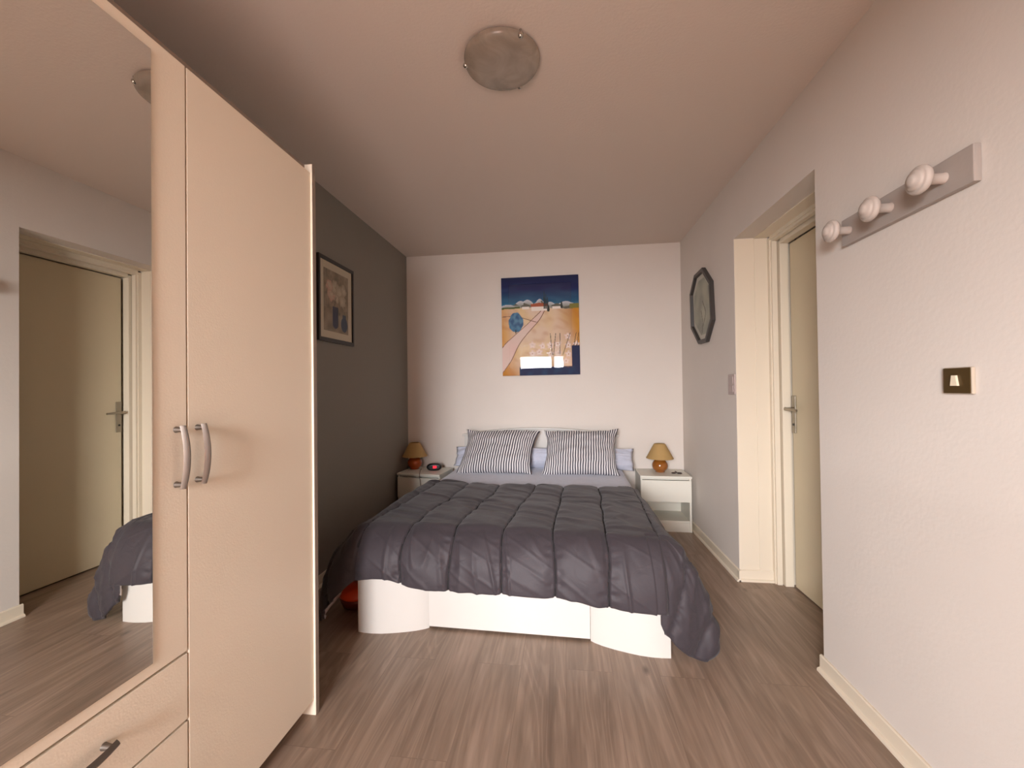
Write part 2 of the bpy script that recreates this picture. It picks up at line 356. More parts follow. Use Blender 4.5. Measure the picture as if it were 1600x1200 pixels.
# ------------------------------------------------------------------ wardrobe
XW = -.927
wd = thing('wardrobe', 'tall cream wardrobe with mirrored door, plain door and drawers along the left wall', 'wardrobe', (-1.21, .65, 0))
def Lw(p): return (p[0]+1.21, p[1]-.65, p[2])
def wbox(name, a, b, m, bev=0, par=None):
    bm = bmn(); box(bm, Lw(a), Lw(b), bev); return mk(name, bm, m, par or wd, smooth=bool(bev))
wx0 = XL+.012
for ya, yb in ((1.409, 1.428), (-.13, -.111)):
    bm = bmn(); box(bm, Lw((wx0, ya, 0)), Lw((-.9205, yb, 2.047))); sp = mk('side_panel', bm, M['ward'], wd)
    wbox('edge_band', (-.9205, ya+.001, 0), (-.9190, yb, 2.047), M['ward_edge'], par=sp)
wbox('top_panel', (wx0, -.111, 2.012), (-.950, 1.409, 2.045), M['ward_edge'])
wbox('bottom_panel', (wx0, -.111, .05), (-.95, 1.409, .068), M['ward'])
wbox('plinth', (-1.0, -.111, 0), (-.983, 1.409, .05), M['ward_edge'])
wbox('back_panel', (wx0, -.111, .068), (wx0+.006, 1.409, 2.012), M['dark_gap'])
for y in (.3975, .903): wbox('divider', (wx0+.006, y-.008, .068), (-.948, y+.008, 2.012), M['dark_gap'])
TD = .018
def handle(loc, along, parent, ln=.152, m=None):
    """bow handle, bar bowed outward (+x), feet on the door face"""
    bm = bmn(); n = 22; h = ln/2
    ax = Vector((0, 0, 1)) if along == 'z' else Vector((0, 1, 0)); sd = Vector((0, 1, 0)) if along == 'z' else Vector((0, 0, 1))
    secs = []
    for i in range(n+1):
        q = -1+2*i/n; off = .021+.012*(1-q*q); w = .0092-.0015*abs(q)**2
        c = Vector(loc)+ax*q*h+Vector((off, 0, 0))
        pr = [(-w, -.003), (-w*.5, .003), (0, .0055), (w*.5, .003), (w, -.003), (w*.4, -.005), (-w*.4, -.005)]
        secs.append([bm.verts.new(c+sd*a+Vector((b_, 0, 0))) for a, b_ in pr])
    for A, B in zip(secs, secs[1:]):
        for k in range(7): bm.faces.new((A[k], A[(k+1) % 7], B[(k+1) % 7], B[k]))
    bm.faces.new(secs[0]); bm.faces.new(secs[-1])
    for q in (-.87, .87):
        p = Vector(loc)+ax*q*h; tube(bm, [p, p+Vector((.006, 0, 0)), p+Vector((.023, 0, 0))], [.0075, .0065, .0045], 14)
    return mk('handle', bm, m or M['steel'], parent, smooth=True)
# mirror door and its mirror
def wdoor(y0, y1, z0, z1, name='door'):
    bm = bmn(); box(bm, Lw((XW-TD, y0, z0)), Lw((XW, y1, z1)), .0012); return mk(name, bm, M['ward'], wd, smooth=True)
g = .0022
dm = wdoor(.398+g, .903-g, .5625, 2.015); dm['label'] = 'wardrobe door with a tall mirror on it'
bm = bmn(); box(bm, Lw((XW+.0002, .488, .589)), Lw((XW+.0035, .813, 1.985)), .0006); mk('mirror', bm, M['mirror'], dm)
handle(Lw((XW, .873, 1.043)), 'z', dm)
dp = wdoor(.903+g, 1.4085, .058, 2.015); handle(Lw((XW, .930, 1.043)), 'z', dp)
d3 = wdoor(-.110, .398-g, .058, 2.015); handle(Lw((XW, .36, 1.043)), 'z', d3)
for z0, z1 in ((.3955, .5560), (.228, .3895), (.058, .2225)):
    dr = wdoor(.398+g, .903-g, z0, z1, 'drawer'); handle(Lw((XW, .650, (z0+z1)/2+.012)), 'y', dr)

# ------------------------------------------------------------------ ceiling light
cl = thing('ceiling_light', 'round alabaster glass ceiling light held by small chrome clips', 'ceiling light', (-.217, 1.556, HC))
bm = bmn(); lathe(bm, [(0, 0), (.095, 0), (.095, -.007), (0, -.007)], 40); mk('ceiling_plate', bm, M['chrome'], cl, smooth=True)
bm = bmn(); prof = []
for i in range(15):
    a = i/14; prof.append((.147*sin(a*pi/2)**.9 if a > 0 else 0, -.048+.034*(a**2.6)))
prof += [(.1475, -.0115), (.145, -.009)]
prof += [(r*.975, z+.0045) for r, z in reversed(prof[:-2])]
lathe(bm, prof, 72); mk('glass_bowl', bm, M['alab'], cl, smooth='all')
for ang in (184, 67, -54):
    a = math.radians(ang); c = Vector((cos(a)*.143, sin(a)*.143, 0)); bm = bmn()
    tube(bm, [c+Vector((0, 0, -.004)), c+Vector((0, 0, -.022))], .005, 10); tube(bm, [c*.6+Vector((0, 0, -.005)), c+Vector((0, 0, -.006))], .003, 8)
    bmesh.ops.create_uvsphere(bm, u_segments=14, v_segments=10, radius=.0105, matrix=Matrix.Translation(c+Vector((0, 0, -.024))))
    mk('clip', bm, M['chrome'], cl, smooth='all')

# ------------------------------------------------------------------ coat rack with three knobs
cr = thing('coat_rack', 'greyish white wooden coat rack with three round knobs on the right wall', 'coat rack', (XR, 1.412, 1.712))
bm = bmn(); box(bm, (-.020, -.247, 0), (0, .247, .098), .004); mk('backboard', bm, M['rack'], cr, smooth=True)
for y in (.205, .018, -.165):
    mt = Matrix.Translation((-.020, y, .048)) @ Matrix.Rotation(-pi/2, 4, 'Y'); bm = bmn()
    lathe(bm, [(0, 0), (.0155, 0), (.0155, .001), (.0145, .003), (.0142, .010), (.0142, .045), (.022, .047), (.034, .050), (.0385, .056), (.039, .062), (.037, .067), (.033, .070), (.029, .070),
               (.028, .073), (.024, .078), (.017, .079), (.015, .083), (.008, .086), (0, .087)], 44, mt)
    mk('knob', bm, M['knob'], cr, smooth='all')

# ------------------------------------------------------------------ switches
sw = thing('light_switch', 'small square bronze light switch with cream rocker on the right wall', 'light switch', (XR, 1.233, 1.205))
bm = bmn(); box(bm, (-.010, -.040, -.036), (0, .040, .036), .003); mk('surround', bm, M['surround'], sw, smooth=True)
bm = bmn(); box(bm, (-.0125, -.0375, -.034), (-.010, .0375, .034), .001); fp = mk('face_plate', bm, M['bronze'], sw, smooth=True)
bm = bmn(); prism(bm, [(-.0085, -.014), (.0115, -.014), (.0075, .014), (-.0035, .014)], 0, .006, Matrix.Translation((-.0125, 0, 0)) @ Matrix(((0, 0, -1, 0), (1, 0, 0, 0), (0, 1, 0, 0), (0, 0, 0, 1))))
mk('rocker', bm, M['cream_pl'], fp)
s2 = thing('light_switch', 'pinkish white switch plate on the wall edge beside the door recess', 'light switch', (XR, 2.710, 1.205))
bm = bmn(); box(bm, (-.009, -.046, -.064), (0, .052, .064), .003); mk('face_plate', bm, M['pink_pl'], s2, smooth=True)
bm = bmn(); box(bm, (-.013, -.032, .004), (-.009, .036, .050), .002); box(bm, (-.013, -.032, -.050), (-.009, .036, -.004), .002); mk('rocker', bm, M['pink_pl'], s2, smooth=True)

# ------------------------------------------------------------------ pictures
def painted(name, m, parent, x0, x1, z0, z1, nx, nz, fn, cut=None, mtx=Matrix(), back=None):
    """grid in x/z facing -y with a colour attribute; cut = rectangle left open; slight thickness"""
    bm = bmn(); col = bm.loops.layers.float_color.new('paint'); V = {}
    for i in range(nx+1):
        for j in range(nz+1): V[i, j] = bm.verts.new(mtx @ Vector((x0+(x1-x0)*i/nx, 0, z0+(z1-z0)*j/nz)))
    for i in range(nx):
        for j in range(nz):
            cx, cz = (i+.5)/nx, (j+.5)/nz
            if cut and cut[0] < cx < cut[1] and cut[2] < cz < cut[3]: continue
            f = bm.faces.new((V[i, j], V[i+1, j], V[i+1, j+1], V[i, j+1]))
            for l, (a, b_) in zip(f.loops, ((i, j), (i+1, j), (i+1, j+1), (i, j+1))): l[col] = fn(a/nx, b_/nz)
    for v in [v for v in bm.verts if not v.link_faces]: bm.verts.remove(v)
    o = mk(name, bm, m, parent, fix=False)
    if back: s = o.modifiers.new('s', 'SOLIDIFY'); s.thickness = back; s.offset = -1
    return o
def lerp(a, b, t): t = max(0, min(1, t)); return tuple(x+(y-x)*t for x, y in zip(a, b))
def nz(x, y, s=1, o=0): return noise.noise(Vector((x*s, y*s, o)))
K = {k: srgb(v) for k, v in dict(navy='#0a1550', deep='#0b1240', teal='#1d5a7a', lsky='#4f8aa6', hill='#8d8f86', hill2='#5d5a4c', snow='#c9cbd2', field='#d8bfa6', gold='#c98a1c', ochre='#b2700f',
     yel='#d9b54a', path='#d9c1b4', green='#4c5a2a', blue='#24537c', blueL='#4f7f9c', roof='#a2502f', white='#e6dcd2', cyp='#232a26', pink='#d9b8ae', rust='#b06a3c', dblue='#101c44', shad='#7d5a48').items()}
def landscape(u, v):
    n = nz(u, v, 6, 1); hz = .675+.012*sin(u*5)+.008*nz(u, 0, 9, 3)
    if v > hz:
        t = (v-hz)/(1-hz); c = lerp(K['lsky'], K['teal'], t*5); c = lerp(c, K['navy'], (t-.15)*2.2); c = lerp(c, K['deep'], (t-.6)*2.5)
        c = lerp(c, K['blueL'], .35*max(0, nz(u*1.2, v*5, 4, 8))*(1-t))
        mt = .035+.045*abs(nz(u, .3, 7, 5))+.03*exp(-((u-.29)/.08)**2)+.03*exp(-((u-.5)/.05)**2)+.035*exp(-((u-.84)/.07)**2)
        if v-hz < mt: c = lerp(K['hill'], K['snow'], (v-hz)/mt*1.4-.5) if nz(u, v, 20, 2) > -.35 else K['hill2']
        if u < .24 and v-hz < .018: c = K['green']
        if u > .88 and v-hz < .05: c = lerp(K['green'], K['yel'], .2)
    else:
        c = lerp(K['field'], K['yel'], .10+.45*n)
        c = lerp(c, K['gold'], (.22-u)*5*(.4+.6*(1-v))) ; c = lerp(c, K['ochre'], (.16-v)*5*(.7-u)*1.6)
        c = lerp(c, K['gold'], (u-.88)*9*(1-abs(v-.5)))
        c = lerp(c, K['rust'], .5*max(0, nz(u*1.5+v, v*2.2, 7, 9)))
        # path winding down from the farm to the lower left
        pc = .56-1.13*(hz-v)+.02*sin(v*14); pw = .012+.22*(hz-v)
        if abs(u-pc) < pw: c = lerp(K['path'], K['pink'], .5+n)
        elif abs(u-pc) < pw+.012: c = K['shad']
        # rolling field line
        if abs(v-(.60-.10*u+.02*sin(u*9))) < .004 and u < .45: c = K['shad']
        # blossoms lower right
        if v < .42 and u > .35:
            gx, gy = u*9, v*9*1.25; cx, cy = math.floor(gx), math.floor(gy); r0 = noise.cell(Vector((cx, cy, 4))); dx, dy = gx-cx-.5-.25*r0, gy-cy-.5+.2*r0
            rr = hypot(dx, dy); 
            if (v < .33 or r0 > .1) and rr < .42*(.8+.25*sin(5*atan2(dy, dx))): c = K['rust'] if rr < .07 else lerp(K['white'], K['pink'], rr*2)
            for k, (px, sl) in enumerate(((.68, .3), (.75, .05), (.83, .9), (.93, .5), (.97, .35), (.64, -.2))):
                if v > .2 and abs(u-(px+sl*(v-.3)*.5)) < .0035: c = K['cyp']
        if v < .29 and u > .90: c = K['dblue']
        if v < .085 and u > .22: c = lerp(K['dblue'], K['teal'], .5*max(0, nz(u, v, 10, 3)))
    # farmhouse, roofs, cypresses
    def rect(a, b_, c0, d): return a < u < b_ and c0 < v < d
    if rect(.39, .60, .652, .70): c = K['white']
    if .38 < u < .60 and .695 < v < .735-.12*abs(u-.49): c = K['roof']
    if rect(.27, .36, .672, .705): c = K['white']
    if .255 < u < .385 and .70 < v < .732-.35*abs(u-.32): c = K['hill2']
    if rect(.66, .78, .668, .692): c = K['white']
    if .65 < u < .79 and .69 < v < .722-.25*abs(u-.72): c = K['hill2']
    for px, w, z0, z1 in ((.558, .006, .67, .85), (.580, .006, .67, .82), (.602, .007, .65, .79), (.61, .014, .64, .71), (.78, .012, .67, .74)):
        t = (v-z0)/(z1-z0)
        if 0 < t < 1 and abs(u-px) < w*sin(pi*min(1, .25+.75*t))**.8+.002: c = K['cyp']
    # round blue tree
    dx, dy = (u-.185)/.095, (v-.535)/.092; rr = hypot(dx, dy*(1 if dy < 0 else .85))+.10*nz(u, v, 22, 6)
    if rr < 1: c = lerp(K['blue'], K['blueL'], .5+1.3*nz(u, v, 26, 7))
    if abs(u-.182) < .006 and .43 < v < .47: c = K['cyp']
    return c[:3]+(1,)
pic = thing('framed_picture', 'countryside landscape print in a painted blue and ochre frame above the bed', 'picture', (-.199, YB, 1.775))
pw, ph = .359, .460
pic.rotation_euler = (0, math.radians(-.35), 0)
fr = painted('frame', M['print'], pic, -pw, pw, -ph, ph, 150, 190, landscape, cut=(.093, .907, .075, .925), mtx=Matrix.Translation((0, -.022, 0)), back=.014)
painted('print', M['print'], pic, -pw*.82, pw*.82, -ph*.86, ph*.86, 190, 240, lambda u, v: landscape(.5+(u-.5)*.82, .5+(v-.5)*.86), mtx=Matrix.Translation((0, -.015, 0)), back=.004)
bm = bmn(); box(bm, (-pw*.99, -.0085, -ph*.99), (pw*.99, -.002, ph*.99)); mk('backing', bm, M['pframe'], pic)
bm = bmn(); box(bm, (-pw*.815, -.0185, -ph*.853), (pw*.815, -.0165, ph*.853)); mk('glass', bm, M['picture_glass'], pic)

V2 = {k: srgb(v) for k, v in dict(bg='#9c8a72', bg2='#7a6a55', cream='#c3b49a', pink='#b98c78', dk='#4d4436', blue='#30324a', blue2='#364152').items()}
def vases(u, v):
    n = nz(u, v*1.3, 5, 2); c = lerp(V2['bg'], V2['bg2'], .5+n); c = lerp(c, V2['dk'], max(0, nz(u, v, 14, 4))*.8*(v > .3))
    for cx, cy, r in ((.3, .62, .16), (.42, .74, .15), (.22, .74, .12), (.62, .68, .17), (.75, .55, .13), (.8, .74, .12), (.5, .56, .1)):
        d = hypot(u-cx, (v-cy)*1.3)+.05*nz(u, v, 16, cx*9)
        if d < r: c = lerp(V2['cream'], V2['pink'] if cx < .35 else V2['bg'], d/r*.9+.3*nz(u, v, 30, 5))
    if abs(u-.44-.5*(v-.5)) < .01 and .4 < v < .6: c = V2['dk']
    if .34 < u < .56 and .06 < v < .42 and hypot((u-.45)/.11, max(0, .13-v)/.07) < 1: c = V2['blue']
    if hypot((u-.82)/.14, (v-.16)/.13) < 1 or (abs(u-.82) < .07 and .2 < v < .33): c = V2['blue2']
    return c[:3]+(1,)
RZL = Matrix(((0, -1, 0, 0), (1, 0, 0, 0), (0, 0, 1, 0), (0, 0, 0, 1)))     # local x -> world y, faces +x
p2 = thing('framed_picture', 'print of flower vases in a thin black frame on the grey wall', 'picture', (XL, 2.536, 1.78), pi/2)
# after rotation by +90 deg: local x -> world y, local -y -> world +x
hw, hh = .211, .270
bm = bmn()
for a, b_ in (((-hw, -.018, -hh), (-hw+.018, 0, hh)), ((hw-.018, -.018, -hh), (hw, 0, hh)), ((-hw+.018, -.018, hh-.022), (hw-.018, 0, hh)), ((-hw+.018, -.018, -hh), (hw-.018, 0, -hh+.025))): box(bm, a, b_, .001)
mk('frame', bm, M['pframe'], p2)
bm = bmn(); box(bm, (-hw+.018, -.008, -hh+.025), (hw-.018, -.002, hh-.022)); mk('mat_board', bm, M['mat_board'], p2)
painted('print', M['print'], p2, -.148, .145, -.198, .200, 70, 96, vases, mtx=Matrix.Translation((0, -.0095, 0)), back=.001)
bm = bmn(); box(bm, (-hw+.018, -.0135, -hh+.025), (hw-.018, -.0120, hh-.022)); mk('glass', bm, pane_mat('thin_picture_glass', ior=1.25), p2)

# octagonal picture on the right wall
op = thing('octagonal_picture', 'dark framed octagonal wall picture with a pale grey-green centre', 'picture', (XR, 3.222, 1.797))
oy = [(3.165, 2.078), (3.003, 1.935), (2.980, 1.657), (3.106, 1.518), (3.275, 1.520), (3.447, 1.662), (3.464, 1.946), (3.345, 2.070)]
out = [(y-3.222, z-1.797) for y, z in oy]; inn = [(a*.87, b_*.885) for a, b_ in out]
bm = bmn(); n = 8
ly = [[bm.verts.new((x, a, b_)) for a, b_ in pts] for x, pts in ((0, out), (-.025, out), (-.027, [(a*.985, b_*.987) for a, b_ in out]), (-.027, [(a*1.02, b_*1.02) for a, b_ in inn]), (-.008, inn))]
for A, B in zip(ly, ly[1:]):
    for i in range(n): bm.faces.new((A[i], A[(i+1) % n], B[(i+1) % n], B[i]))
mk('frame', bm, M['octframe'], op)
def octart(u, v):
    g1, g2 = srgb('#8f9082'), srgb('#7b7a6c'); rim = srgb('#a9a699'); dk = srgb('#5e5a4e')
    y, z = (u-.5)*.44, (v-.5)*.52
    inside = all(((b_[0]-a[0])*(z-a[1])-(b_[1]-a[1])*(y-a[0])) > 0 for a, b_ in zip([(p*.87, q*.885) for p, q in inn], [(p*.87, q*.885) for p, q in inn][1:]+[(inn[0][0]*.87, inn[0][1]*.885)]))
    c = lerp(g1, g2, .5+1.2*nz(y, z, 9, 3)) if inside else rim
    w1 = abs(y-(-.03+.035*sin(z*26))) < .008 and -.16 < z < .03
    w2 = abs(y-(.03+.02*sin(z*18+1))) < .006 and -.2 < z < -.05
    if inside and (w1 or w2): c = lerp(c, dk, .75)
    return c[:3]+(1,)
bm = bmn(); colr = bm.loops.layers.float_color.new('paint')
nx, nzv = 60, 70; VV = {}
def inoct(y, z, s=1.0):
    P = [(a*s, b_*s) for a, b_ in inn]; sg = [((b_[0]-a[0])*(z-a[1])-(b_[1]-a[1])*(y-a[0])) for a, b_ in zip(P, P[1:]+P[:1])]
    return all(q >= 0 for q in sg) or all(q <= 0 for q in sg)
for i in range(nx+1):
    for j in range(nzv+1): VV[i, j] = bm.verts.new((-.007, (i/nx-.5)*.46, (j/nzv-.5)*.54))
for i in range(nx):
    for j in range(nzv):
        y, z = ((i+.5)/nx-.5)*.46, ((j+.5)/nzv-.5)*.54
        if not inoct(y, z, 1.05): continue
        f = bm.faces.new((VV[i, j], VV[i, j+1], VV[i+1, j+1], VV[i+1, j]))
        for l in f.loops:
            yy, zz = l.vert.co.y, l.vert.co.z
            c = lerp(srgb('#b0b09e'), srgb('#96968a'), .5+1.3*nz(yy, zz, 9, 3)) if inoct(yy, zz, .86) else srgb('#c4c1b4')
            if inoct(yy, zz, .86) and ((abs(yy-(-.035+.03*sin(zz*28))) < .009 and -.15 < zz < .04) or (abs(yy-(.02+.02*sin(zz*20+1))) < .007 and -.2 < zz < -.03)): c = lerp(c, srgb('#6b675e'), .7)
            l[colr] = c[:3]+(1,)
for v_ in [v_ for v_ in bm.verts if not v_.link_faces]: bm.verts.remove(v_)
mk('print', bm, M['print'], op, fix=False)

# ------------------------------------------------------------------ bed (local s across, t towards the head)
TH = .029; BO = Vector((-.281, 1.887, 0))
def Bloc(o, z=0): o.location = (BO.x, BO.y, z); o.rotation_euler = (0, 0, -TH)
def bw(s, t, z=0): return Vector((BO.x+s*cos(TH)+t*sin(TH), BO.y-s*sin(TH)+t*cos(TH), z))
bed = thing('bed', 'white double bed frame with arched headboard and curved foot panels', 'bed'); Bloc(bed)
def curved_post(side):
    pts = [(.740, .006), (.70, .0015), (.66, .001), (.61, .006), (.56, .017), (.50, .034), (.45, .052), (.413, .071), (.395, .085)]
    if side < 0: pts = [(-(x+.007) if x < .73 else -.741, y) for x, y in pts]
    inner = [(x, y+.022) for x, y in reversed(pts)]
    bm = bmn(); prism(bm, pts+inner, .0, .30)
    sx = pts[0][0]; box(bm, (sx, .02, 0), (sx-.022*side, .16, .30))
    return mk('corner_panel', bm, M['white_lam'], bed, smooth=True)
curved_post(1); curved_post(-1)
bm = bmn(); box(bm, (-.4005, .078, .012), (.3935, .098, .285), .0015); mk('foot_panel', bm, M['white_lam'], bed)
for s in (-1, 1):
    bm = bmn(); box(bm, (s*.718, .16, .06), (s*.74, 1.845, .30), .002); mk('side_rail', bm, M['white_lam'], bed)
bm = bmn(); box(bm, (-.716, .11, .20), (.716, 1.84, .285)); mk('slatted_base', bm, M['white_lam'], bed)
for s in (-.5, .5):
    bm = bmn(); box(bm, (s-.025, .9, 0), (s+.025, .95, .2)); mk('leg', bm, M['white_lam'], bed)
# headboard: arched board with a projecting cap moulding
def arch(s): return .832-.068*(s/.715)**2*.9
bm = bmn(); n = 40; A0 = []; B0 = []
poly = [(-.700, 0.0), (.700, 0.0)]+[(.700-1.40*i/n, arch(.700-1.40*i/n)-.012) for i in range(n+1)]
prism(bm, poly, 0, .022, Matrix.Translation((0, 1.870, 0)) @ Matrix.Rotation(pi/2, 4, 'X'))
hb = mk('headboard', bm, M['white_lam'], bed)
bm = bmn(); rows = []
for i in range(n+1):
    s = .718-1.436*i/n; z = arch(s)
    rows.append([bm.verts.new(p) for p in ((s, 1.838, z-.020), (s, 1.835, z-.015), (s, 1.835, z-.004), (s, 1.838, z), (s, 1.874, z), (s, 1.874, z-.020))])
for A, B in zip(rows, rows[1:]):
    for k in range(6): bm.faces.new((A[k], A[(k+1) % 6], B[(k+1) % 6], B[k]))
bm.faces.new(rows[0]); bm.faces.new(rows[-1]); mk('cap_moulding', bm, M['white_lam'], hb, smooth=True)

# mattress with fitted sheet
def soft_box(s0, s1, t0, t1, z0, z1, r, n=(60, 70, 8), amp=.003, seed=0):
    bm = bmn(); 
    bmesh.ops.create_cube(bm, size=2)
    bmesh.ops.subdivide_edges(bm, edges=bm.edges, cuts=30, use_grid_fill=True)
    hx, hy, hz = (s1-s0)/2, (t1-t0)/2, (z1-z0)/2; c = Vector(((s0+s1)/2, (t0+t1)/2, (z0+z1)/2))
    for v in bm.verts:
        p = Vector((v.co.x*hx, v.co.y*hy, v.co.z*hz)); q = Vector((max(-hx+r, min(hx-r, p.x)), max(-hy+r, min(hy-r, p.y)), max(-hz+r, min(hz-r, p.z))))
        d = p-q
        if d.length > 1e-6: p = q+d.normalized()*r
        nn = noise.noise(Vector((p.x*5, p.y*9, seed)))*amp+noise.noise(Vector((p.x*14, p.y*22, seed+3)))*amp*.6
        v.co = c+p+Vector((nn, nn, nn))
    return bm
bm = soft_box(-.735, .742, .06, 1.828, .287, .492, .045, amp=.004)
mt = mk('mattress', bm, M['sheet'], smooth='all'); Bloc(mt); tag(mt, 'mattress under a fitted pale blue-grey sheet on the white bed frame', 'mattress')

# pillows
def pillow(name, w, h, d, m, seed, shear=0, n=56, conc=.11):
    bm = bmn(); uvl = bm.loops.layers.uv.new('UVMap'); G = {}
    def pos(u, v, sgn):
        au, av = abs(u), abs(v)
        x = u*w/2*(1-conc*(1-av**3)*au**3)+.008*noise.noise(Vector((v*3, seed, u)))*au; y = v*h/2*(1-.07*(1-au**3)*av**3)+.010*noise.noise(Vector((u*2.5, seed+5, v)))*av**3
        e = max(0, (1-au**2.6))**.55*max(0, (1-av**2.6))**.55
        z = sgn*d/2*e
        z += .006*noise.noise(Vector((u*3+seed, v*3, sgn)))*min(1, e*3)
        cr_ = (au*av)**4; z += .012*cr_*noise.noise(Vector((u*2, v*2, seed)))*3
        fold = noise.noise(Vector((u*9+seed, v*3.2, 5)))*(1-e)*.020; z += sgn*fold*min(1, e*6)
        crn = max(0, au-.78)*max(0, av-.70)*20; z += .05*crn*noise.noise(Vector((math.copysign(1.7, u)+seed, math.copysign(2.3, v), .5)))
        z += sgn*.010*noise.noise(Vector((u*3-v*4, v*3+u*2, seed)))*min(1, e*2)
        return Vector((x+shear*y, y, z))
    for sgn in (1, -1):
        for i in range(n+1):
            for j in range(n+1):
                u, v = -1+2*i/n, -1+2*j/n; u = math.copysign(abs(u)**.85, u); v = math.copysign(abs(v)**.85, v)
                edge = i in (0, n) or j in (0, n)
                if sgn < 0 and edge: G[sgn, i, j] = G[1, i, j]; continue
                G[sgn, i, j] = bm.verts.new(pos(u, v, sgn))
        for i in range(n):
            for j in range(n):
                q = [(i, j), (i+1, j), (i+1, j+1), (i, j+1)]
                if sgn < 0: q = q[::-1]
                f = bm.faces.new([G[sgn, a, b_] for a, b_ in q])
                for l, (a, b_) in zip(f.loops, q):
                    uu = -1+2*a/n; uu = math.copysign(abs(uu)**.85, uu); vv = -1+2*b_/n
                    l[uvl].uv = (.5+uu/2+.004*noise.noise(Vector((uu*4, vv*5, seed))), .5+vv/2)
    return mk(name, bm, m, smooth='all')
def place_pillow(o, bc, tc, roll=0):
    """bc: bottom-centre, tc: top-centre of its mid plane (world)"""
    up = (Vector(tc)-Vector(bc)).normalized(); x = Vector((cos(TH), -sin(TH), 0)); x = (x-up*x.dot(up)).normalized(); nrm = x.cross(up)
    Rm = Matrix((x, up, nrm)).transposed() @ Matrix.Rotation(roll, 3, 'Z')
    o.matrix_world = Matrix.Translation((Vector(bc)+Vector(tc))/2) @ Rm.to_4x4()
GP = 'striped pillows against the headboard'
pl = pillow('pillow', .655, .42, .185, M['stripe'], 1.7, .13); place_pillow(pl, (-.555, 3.335, .515), (-.555, 3.560, .800), .0)
tag(pl, 'dark and white striped pillow leaning on the headboard, on the side of the clock', 'pillow', GP)
pr_ = pillow('pillow', .63, .42, .185, M['stripe'], 6.1, .06); place_pillow(pr_, (.140, 3.325, .515), (.140, 3.545, .800), .0)
tag(pr_, 'dark and white striped pillow leaning on the headboard, nearer the doorway', 'pillow', GP)
bo = pillow('bolster_pillow', 1.59, .185, .18, M['sheet'], 3.3, conc=.015)
bo.matrix_world = Matrix.Translation(bw(.038, 1.735, .574)) @ Matrix.Rotation(-TH, 4, 'Z') @ Matrix.Rotation(math.radians(58), 4, 'X')
tag(bo, 'long pale blue-grey bolster pillow lying behind the striped pillows', 'pillow')

